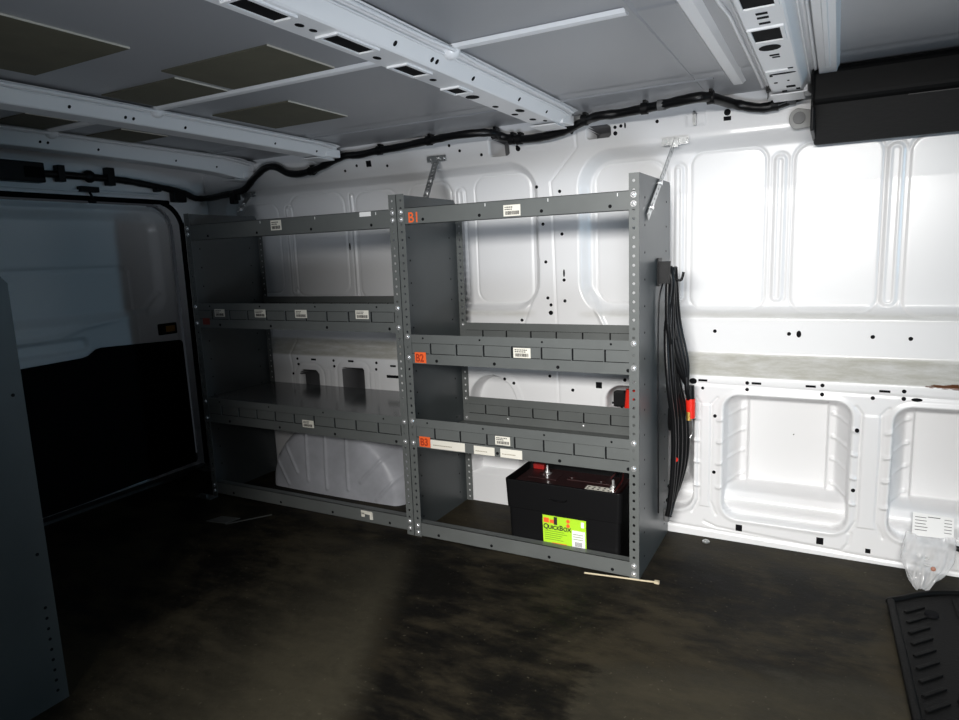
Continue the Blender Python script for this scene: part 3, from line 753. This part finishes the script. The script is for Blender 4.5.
for s_ in (-1, 1): m.tube([(-.265-.03, by0-.0045, .205), (-.265-.02, by0-.006, .199), (-.265+.02, by0-.006, .199), (-.265+.03, by0-.0045, .205)], .0022, n=6)
m.build('hand_grip', BLACK, bbx)
def yb(z): return by0+.0085-.0035*z/.15
lb = MB(); lx0, lx1, lz0, lz1 = -.322, -.176, .045, .142
yl = .0365
lb.add([(lx0, yl+.0004, lz0), (lx1, yl+.0004, lz0), (lx1, yl-.003, lz1), (lx0, yl-.003, lz1), (lx0, yl+.002, lz0), (lx1, yl+.002, lz0), (lx1, yl, lz1), (lx0, yl, lz1)],
       [(0, 1, 2, 3), (4, 7, 6, 5), (0, 4, 5, 1), (1, 5, 6, 2), (2, 6, 7, 3), (3, 7, 4, 0)], 0)
yf = yl-.0036
lb.box(-.222, -.179, yf-.0001, yf+.0012, .048, .105, 1)
for tx, sz, x_ in (('Q', .0235, -.3195), ('UICK', .0185, -.3030), ('B', .0235, -.2645), ('OX', .0185, -.2515)): merge(lb, text_mb(tx, sz, x_, .0975, yf, bold=.0004, sx=.92, mi=2))
for k in range(5): lb.box(-.315, -.315+random.uniform(.05, .085), yf-.0001, yf+.0006, .090-.007*k, .0915-.007*k, 3)
lb.box(-.318, -.300, yf-.0002, yf+.0008, .118, .134, 4); lb.box(-.297, -.283, yf-.0002, yf+.0008, .118, .130, 4); lb.box(-.283, -.272, yf-.0002, yf+.0008, .114, .140, 2)
lb.cyl((-.235, yf+.001, .132), (-.235, yf-.0003, .132), .0062, n=12, mi=4); lb.cyl((-.235, yf+.001, .117), (-.235, yf-.0003, .117), .0062, n=12, mi=4)
lb.box(-.192, -.182, yf-.0002, yf+.0008, .118, .136, 1)
for k in range(3): lb.box(-.218, -.186, yf-.0004, yf, .092-.008*k, .0935-.008*k, 3)
xx = -.212
while xx < -.188: lb.box(xx, xx+.0015, yf-.0004, yf, .053, .068, 2); xx += .003
lb.box(-.29, -.24, yf-.0002, yf+.0006, .049, .053, 4)
o = lb.build('product_label', [LIME, PAPERW, INK, mat('ink_green', (.12, .25, .02), .6), ORANGE], bbx); o['label'] = 'lime green label reading QUICKBOX'

bt = thing('battery', (-.255, .128, .02), 'dark maroon battery with threaded posts sitting inside the black box', 'battery')
m = MB(); m.box(-.428, -.085, .048, .207, .022, .212); m.build('battery_case', BLACK, bt, bevel=.004)
m = MB(); m.box(-.430, -.083, .046, .209, .212, .236); m.box(-.40, -.30, .10, .17, .236, .239); m.box(-.27, -.12, .12, .19, .236, .240)
for k in range(3): m.cyl((-.36+.1*k, .145, .236), (-.36+.1*k, .145, .243), .014, n=16)
m.build('battery_lid', MAROON, bt, bevel=.003)
for x, y in ((-.350, .150), (-.105, .090)):
    m = MB(); m.cyl((x, y, .236), (x, y, .240), .014, n=12); m.cyl((x, y, .240), (x, y, .268), .0042, n=10); m.cyl((x, y, .241), (x, y, .247), .009, n=6); m.build('terminal_post', BOLT, bt)
m = MB(); m.box(-.19, -.105, .050, .098, .2362, .2368, 0)
for i in range(5):
    for j in range(3): m.cyl((-.182+.017*i, .058+.015*j, .2366), (-.182+.017*i, .058+.015*j, .2372), .004, n=8, mi=1)
o = m.build('warning_sticker', [PAPER, INK], bt); o['label'] = 'cream sticker with dark dots'
m = MB(); m.box(-.418, -.378, .186, .206, .236, .254); m.build('terminal_cover', mat('dark_red', (.30, .012, .01), .4), bt, bevel=.003)
m = MB(); m.tube([(-.13, .17, .240), (-.11, .16, .272), (-.09, .12, .264), (-.095, .07, .245)], .0028, n=6); m.tube([(-.14, .18, .240), (-.105, .18, .274), (-.086, .13, .260), (-.092, .06, .242)], .0024, n=6, mi=1)
m.build('wire', [CABLE, mat('maroon_wire', (.06, .008, .008), .4)], bt)

# ------------------------------------------------------------------ cables on the right end panel
cb = thing('jumper_cable', (.03, .24, .5), 'bundle of black cables with a red clamp hanging from the shelving end panel', 'cable')
top = Vector((.036, .225, .885))
def cpts(k, bow_, low, fw_):
    return [top+Vector((.004*k, .003*k, .03)), top+Vector((.006, .002*k, -.02)), Vector((.034+.004*k, .245+fw_*.3, .72)), Vector((.042+.003*k, .262+fw_, .56)), Vector((.044+bow_, .292+fw_, .42)), Vector((.042+bow_, .305+fw_, .28)), Vector((.034, .300+fw_, .16)), Vector((.026, .27+fw_*.4, low))]
for k, (bw, low, f_, r_) in enumerate([(0.0, .11, -.045, .0085), (.008, .10, .010, .0100), (.016, .12, .030, .0100), (.004, .16, -.02, .0080), (.024, .20, .042, .0080)]):
    m = MB(); m.tube(cpts(k-2.5, bw, low, f_), r_, n=8, sub=7); m.build('cable', CABLE, cb)
for k in range(5):
    m = MB(); m.tube([top+Vector((.004*k-.006, .004*k, .03)), Vector((.030+.004*k, .222+.020*k, .75)), Vector((.044+.007*k, .262+.010*k, .62)), Vector((.075, .314-.004*k, .53)), Vector((.082, .318, .475))], .0080, n=8); m.build('cable', CABLE, cb)
m = MB(); m.tube([Vector((.040, .25, .62)), Vector((.046, .30, .50)), Vector((.040, .325, .42)), Vector((.030, .27, .40)), Vector((.034, .25, .47))], .0075, n=8); m.build('cable', CABLE, cb)
m = MB(); m.cyl((.082, .318, .535), (.084, .318, .478), .0125, n=12); m.build('cable_sleeve', CABLE, cb)
m = MB(); m.cyl((.083, .318, .492), (.085, .318, .428), .0155, .0135, n=14); m.build('clamp_grip', RED, cb, bevel=.002)
m = MB(); m.cyl((.080, .310, .45), (.080, .310, .422), .008, n=10); m.build('clamp_jaw', BRASS, cb)
m = MB(); m.tube([(.085, .318, .43), (.09, .322, .40), (.088, .325, .375), (.082, .32, .36)], .003, n=6); m.build('bare_wire', ZINC, cb)
m = MB(); m.box(.004, .040, .205, .240, .868, .872); m.box(.003, .006, .20, .245, .86, .945); m.box(.006, .040, .206, .211, .87, .935); m.box(.006, .040, .234, .239, .87, .92)
m.tube([(.040, .246, .885), (.062, .25, .875), (.070, .252, .900)], .004, n=6); m.build('cable_hook', BLACK, cb)
m = MB(); m.box(.022, .052, .275, .305, .39, .44); m.build('plug', GREYP, cb, bevel=.004)
m = MB(); m.cyl((.045, .268, .300), (.052, .262, .300), .007, n=10); m.build('indicator', RED, cb)
m = MB(); m.cyl((.020, .27, .125), (.020, .27, .085), .010, n=10); m.build('cable_lug', GREYP, cb)
c2 = MB(); c2.tube([(.014, .225, .87), (.008, .205, .82), (.006, .200, .70), (.006, .205, .50), (.006, .21, .30), (.006, .215, .13)], .0026, n=6)
c2.build('cable', CABLE, cb)

# red connector behind the shelving
t = thing('cable_clamp', (-.15, .44, .45), 'red handled clamp lying in the wall opening behind the right shelving post', 'clamp')
m = MB(); m.box(-.205, -.165, .425, .46, .420, .475); m.build('clamp_block', BLACK, t, bevel=.004)
m = MB(); m.cyl((-.150, .425, .415), (-.140, .425, .485), .014, .018, n=14); m.build('clamp_handle', RED, t)
m = MB(); m.tube([(-.215, .44, .43), (-.20, .45, .425), (-.18, .45, .41), (-.17, .455, .30), (-.17, .455, .09)], .004, n=6); m.build('wire', CABLE, t)

# ------------------------------------------------------------------ wiring along the roof rail
hp = [(0.372, 0.395, 1.398), (0.313, 0.395, 1.381), (0.258, 0.395, 1.377), (0.187, 0.385, 1.396), (0.136, 0.28, 1.402), (0.098, 0.25, 1.402), (0.004, 0.274, 1.40), (-0.061, 0.293, 1.40), (-0.147, 0.318, 1.40), (-0.211, 0.313, 1.40), (-0.273, 0.352, 1.398), (-0.361, 0.378, 1.378), (-0.436, 0.385, 1.370), (-0.531, 0.395, 1.373), (-0.6, 0.39, 1.39), (-0.626, 0.345, 1.40), (-0.729, 0.313, 1.40), (-0.875, 0.343, 1.40), (-1.046, 0.393, 1.40)]
hp += [(x, .395, z) for x, z in [(-1.142, 1.398), (-1.243, 1.391), (-1.32, 1.394), (-1.401, 1.374), (-1.485, 1.354), (-1.57, 1.345), (-1.638, 1.355), (-1.70, 1.385), (-1.765, 1.386), (-1.836, 1.350), (-1.891, 1.311), (-1.938, 1.298), (-2.036, 1.291), (-2.13, 1.284)]]
wh = thing('wiring_harness', (-.5, .39, 1.38), 'thick black wiring loom clipped along the top of the white wall', 'wiring')
m = MB(); m.tube(hp+[(-2.19, .36, 1.285), (-2.195, .303, 1.306), (-2.198, .20, 1.322), (-2.198, .057, 1.337), (-2.198, -.042, 1.342), (-2.198, -.2, 1.343), (-2.198, -.33, 1.342)], .0145, n=10, sub=5, jitter=.08)
m.build('loom', CABLE, wh)
for x, y, z in ((-.061, .293, 1.40), (-.273, .348, 1.40), (-.531, .395, 1.373), (-.615, .37, 1.398), (-.875, .343, 1.40), (-1.142, .395, 1.398), (-1.50, .395, 1.350), (.136, .28, 1.402), (.30, .395, 1.381), (-.56, .395, 1.376)):
    m = MB(); m.cyl((x-.010, y, z), (x+.010, y, z), .0185, n=10); m.box(x-.005, x+.005, y-.005, y+.03, z-.008, z+.025); m.build('loom_clip', BLACK, wh)
for x, y, z in ((-.005, .276, 1.40), (.345, .395, 1.390), (-.39, .393, 1.381)):
    m = MB(); m.cyl((x-.011, y, z), (x+.011, y, z), .0165, n=10); o = m.build('tape_wrap', GREYP, wh); o['label'] = 'grey tape wrap'
for y, z, a, b in ((.270, 1.288, .034, .026), (.165, 1.312, .012, .010)):
    m = MB(); m.box(-2.212, -2.178, y-a, y+a, z-b, z+b); m.build('plug', BLACK, wh, bevel=.004)
m = MB(); m.box(-1.985, -1.955, .375, .405, 1.245, 1.295); m.box(-1.965, -1.935, .38, .40, 1.26, 1.29); m.build('plug', BLACK, wh, bevel=.004)
for y0, y1, z0, z1 in ((-.268, -.240, 1.315, 1.378), (-.068, -.036, 1.314, 1.386)):
    m = MB(); m.box(-2.212, -2.178, y0, y1, z0, z1); m.build('loom_clip', BLACK, wh, bevel=.003)
m = MB(); m.dome((-2.20, -.135, 1.345), (1, 0, 0), .026, .022); m.build('loom_clip', BLACK, wh)
m = MB(); m.tube([(.318, .385, 1.385), (.312, .34, 1.395), (.318, .29, 1.41), (.300, .20, 1.43), (.293, .05, 1.44)], .0045, n=6)
for y, z in ((.34, 1.397), (.29, 1.408), (.17, 1.436), (-.10, 1.438)): m.box(.285, .312, y-.014, y+.014, z-.010, z+.012)
m.build('branch_wire', CABLE, wh)
md = thing('control_module', (-2.20, -.42, 1.34), 'black electronics box on the header above the rear door', 'control box')
m = MB(); m.box(-2.215, -2.165, -.62, -.325, 1.305, 1.378); m.build('housing', BLACK, md, bevel=.004)
m = MB(); m.box(-2.18, -2.162, -.40, -.33, 1.32, 1.36); m.build('plug_socket', TRIMB, md)
ck = thing('door_check', (-2.21, -.14, 1.295), 'small black catch hanging below the header over the rear door', 'catch')
m = MB(); m.box(-2.225, -2.195, -.178, -.100, 1.284, 1.306); m.build('catch_plate', BLACK, ck, bevel=.003)
m = MB(); m.tube([(-2.21, -.135, 1.285), (-2.205, -.13, 1.265), (-2.21, -.128, 1.25)], .005, n=6); m.cyl((-2.21, -.142, 1.248), (-2.21, -.114, 1.248), .007, n=8); m.build('catch_arm', BLACK, ck)

# ------------------------------------------------------------------ black overhead trim box, belt anchor
ob = thing('overhead_box', (.9, .3, 1.30), 'long black padded box under the roof at the cab end', 'overhead box')
m = MB(); m.prism([(.448, 1.258), (.425, 1.258), (.205, 1.332), (.195, 1.345), (.195, 1.415), (.21, 1.424), (.448, 1.424)], .405, 1.41, 0)
m.build('box_shell', mat('black_padding', (.0016, .0016, .0016), .55, spec=0.12, bump=.25, bscale=60), ob, bevel=.008)
m = MB(); m.box(.62, 1.41, .2035, .207, 1.330, 1.3318); m.build('seam', mat('dark_seam', (.02, .019, .018), .6), ob)
m = MB(); m.box(.402, .412, .22, .44, 1.27, 1.43); m.build('end_cap', BLACK, ob, bevel=.004)
an = thing('belt_anchor', (.375, .42, 1.335), 'round grey cap on a small bracket beside the black overhead box', 'anchor')
m = MB(); pts = [(.352+.024*math.cos(t), 1.335+.030*math.sin(t)) for t in np.linspace(PI/2, 3*PI/2, 12)]+[(.405, 1.312), (.405, 1.352)]
m.prism([(p[0]+.010, p[1]) for p in pts], .405, .420, 1); m.build('bracket', mat('bracket_grey', (.30, .30, .29), .5), an, bevel=.002)
m = MB(); m.cyl((.366, .407, 1.336), (.366, .396, 1.336), .017, n=20); m.build('cap', GREYP, an, bevel=.002)
m = MB(); m.box(.064, .072, .405, .423, 1.352, 1.384); m.dome((.068, .41, 1.386), (0, -1, 0), .006, .004)
tag(m.build('wall_clip', ZINC), 'small upright metal clip on the white header right of the strap', 'clip')

# ------------------------------------------------------------------ roof deadening pads
PG = 'sound deadening pads on the roof skin'
def zroof(y): return 1.438-.004*(abs(y+.507)/.9)**2-(.003 if y > -.46 else 0)
for (x0, x1, y0, y1, lab) in [(-1.21, -.857, -1.136, -.865, 'large olive roof pad in the top left corner of the view'), (-.955, -.612, -.717, -.498, 'large olive roof pad beside the slotted crossmember'),
                              (-1.276, -.982, -.660, -.496, 'olive roof pad touching the far crossmember, left of the long roof bead'), (-1.247, -.933, -.322, -.056, 'olive roof pad between the long roof bead and the wall'),
                              (-1.835, -1.640, -.66, -.505, 'dim roof pad beyond the far crossmember, nearer the rear door centre'), (-1.835, -1.640, -.36, -.184, 'dim roof pad beyond the far crossmember, nearer the wall')]:
    m = MB(); za_, zb_ = zroof(y0), zroof(y1); t = .0035
    for a, b, mi in ((x0, x1, 0), (x1, x1+.0015, 1)):  # thin cab-side edge painted lighter, as if it caught the light
        m.add([(a, y0, za_-t), (b, y0, za_-t), (b, y1, zb_-t), (a, y1, zb_-t), (a, y0, za_+.002), (b, y0, za_+.002), (b, y1, zb_+.002), (a, y1, zb_+.002)], [(0, 3, 2, 1), (4, 5, 6, 7), (0, 1, 5, 4), (1, 2, 6, 5), (2, 3, 7, 6), (3, 0, 4, 7)], mi)
    tag(m.build('deadening_pad', [PAD, PADLIT]), lab, 'roof pad', PG)

# ------------------------------------------------------------------ bag, mat, small things on the floor
pb = thing('plastic_bag', (.74, .30, 0), 'clear plastic bag with a white printed card hung on the wall at lower right', 'bag')
rings = []
for k in range(17):
    t = k/16; z = .004+.120*t; cx = .728+.024*t; cy = .262+.100*t
    wx = .014+.048*min(1, t*1.9)**.75-.006*max(0, t-.7); wy = .005+.026*math.sin(PI*min(1, .10+t*.85))
    rings.append([(cx+wx*math.cos(a)*(1+.05*math.sin(5*a+3*t)+.05*math.sin(11*a+6*t)), cy+wy*math.sin(a)*(1+.16*math.sin(7*a+5*t)+.20*math.sin(13*a-9*t)), z+.005*math.sin(3*a+k)) for a in np.linspace(0, 2*PI, 49)[:-1]])
m = MB(); loft(m, rings); m.sm = [True]*len(m.f); m.build('bag_film', BAG, pb)
m = MB()
for k in range(0, 6, 2): m.tube([(.71+.010*k, .272+.004*(k % 3), .022), (.715+.009*k, .285, .045+.004*k), (.735-.004*k, .295, .062), (.718+.01*k, .31, .082)], .0028, n=6)
m.build('bag_contents', mat('milky_plastic', (.55, .55, .54), .4), pb)
m = MB(); m.dome((.755, .277, .060), (0, -1, .3), .0065, .004); m.build('bag_fastener', mat('copper_part', (.40, .18, .12), .5), pb)
cd = MB(); cd.add([(.708, .362, .118), (.809, .362, .121), (.808, .376, .180), (.708, .376, .184), (.708, .3635, .118), (.809, .3635, .121), (.808, .3775, .180), (.708, .3775, .184)],
                  [(0, 1, 2, 3), (4, 7, 6, 5), (0, 4, 5, 1), (1, 5, 6, 2), (2, 6, 7, 3), (3, 7, 4, 0)], 0)
for k in range(5):
    z = .171-.009*k; y = .362+.014*(z-.118)/.064-.0005
    for a, b in ((.714, .714+random.uniform(.02, .035)), (.785, .803)): cd.box(a, b, y-.0002, y+.0002, z, z+.0016, 1)
cd.box(.745, .775, .3738, .3744, .1735, .1755, 1)
cd.build('header_card', [PAPERW, INK], pb)
t = thing('cable_end', (.83, .375, .09), 'short black cable end on the wall beside the plastic bag', 'cable')
m = MB(); m.tube([(.80, .372, .098), (.825, .368, .092), (.86, .37, .085), (.93, .37, .08)], .008, n=8); m.build('cable', CABLE, t)

mt = thing('floor_mat', (.9, -.1, 0), 'black ribbed rubber tray on the floor in the lower right corner', 'mat')
pol = [(.647, .125), (.672, -.62), (1.40, -.62), (1.40, .34), (.84, .26), (.665, .15)]
m = MB(); m.prism(pol, .001, .014, 2)
for k in range(13):                                              # slanting ribs along the rim
    y = .08-.052*k; x = .672+.0008*k; m.prism([(x, y), (x+.008, y-.005), (x+.052, y+.043), (x+.044, y+.048)], .013, .0185, 2)
for k in range(4): m.prism([(.79+.13*k, .20), (.797+.13*k, .20), (.817+.13*k, -.62), (.81+.13*k, -.62)], .014, .017, 2)
m.build('mat_sheet', RUBBER, mt, bevel=.002)
m = MB(); m.tube([(.647, .125, .014), (.658, -.2, .014), (.672, -.62, .014)], .010, n=8, sub=10); m.tube([(.647, .125, .014), (.662, .145, .014), (.84, .255, .014), (1.40, .335, .014)], .009, n=8)
m.build('mat_rim', RUBBER, mt)
for x, y in ((.735, .092), (.758, -.275), (1.0, .10)):
    m = MB(); m.cyl((x, y, .010), (x, y, .0205), .017, .015, n=16); m.build('mat_hole', HOLE, mt)

m = MB(); m.tube([(-.16, -.030, .004), (-.06, -.016, .004), (.02, -.006, .004), (.052, -.002, .005)], .0028, n=6); m.box(.046, .060, -.007, .003, .001, .009)
tag(m.build('cable_tie', mat('tan_nylon', (.55, .47, .32), .5)), 'pale cable tie on the floor at the foot of the right shelving post', 'cable tie')
t = thing('floor_bracket', (-2.16, .25, 0), 'small dull bracket on the floor at the rear door sill', 'bracket')
m = MB(); m.box(-2.19, -2.12, .215, .275, 0, .006); m.box(-2.15, -2.12, .215, .275, .006, .022); m.build('bracket_plate', ZINC, t, bevel=.002)
t = thing('floor_bracket', (-1.86, -.03, 0), 'small dull bracket on the floor at the left foot of the dim shelving', 'bracket')
m = MB(); m.box(-1.89, -1.80, -.045, -.005, 0, .004); m.box(-1.86, -1.82, -.045, -.035, .004, .02); m.build('bracket_plate', mat('dull_grey', (.09, .09, .088), .6), t)
m = MB(); m.prism([(-1.62, -.215), (-1.53, -.20), (-1.515, -.14), (-1.60, -.155)], .0008, .004, 2); m.prism([(-1.53, -.20), (-1.43, -.06), (-1.425, -.065), (-1.522, -.205)], .0008, .003, 2)
tag(m.build('scrap_strip', mat('dull_scrap', (.07, .07, .065), .6)), 'bent grey scrap strip lying on the dark floor before the dim shelving', 'scrap')
m = MB(); m.cyl((.134, .344, .0), (.134, .344, .004), .012, n=12); m.cyl((.134, .344, .004), (.134, .344, .008), .006, n=6)
tag(m.build('floor_bolt', ZINC), 'small bolt head in the floor near the foot of the white wall', 'bolt')
m = MB(); m.box(DX+.02, -2.19, -1.2, .30, .0, .006); m.box(-2.20, -2.185, -1.2, .26, .0, .012)
tag(m.build('trim_10', mat('sill_plate', (.07, .07, .07), .4, metal=.4)), kind='structure')
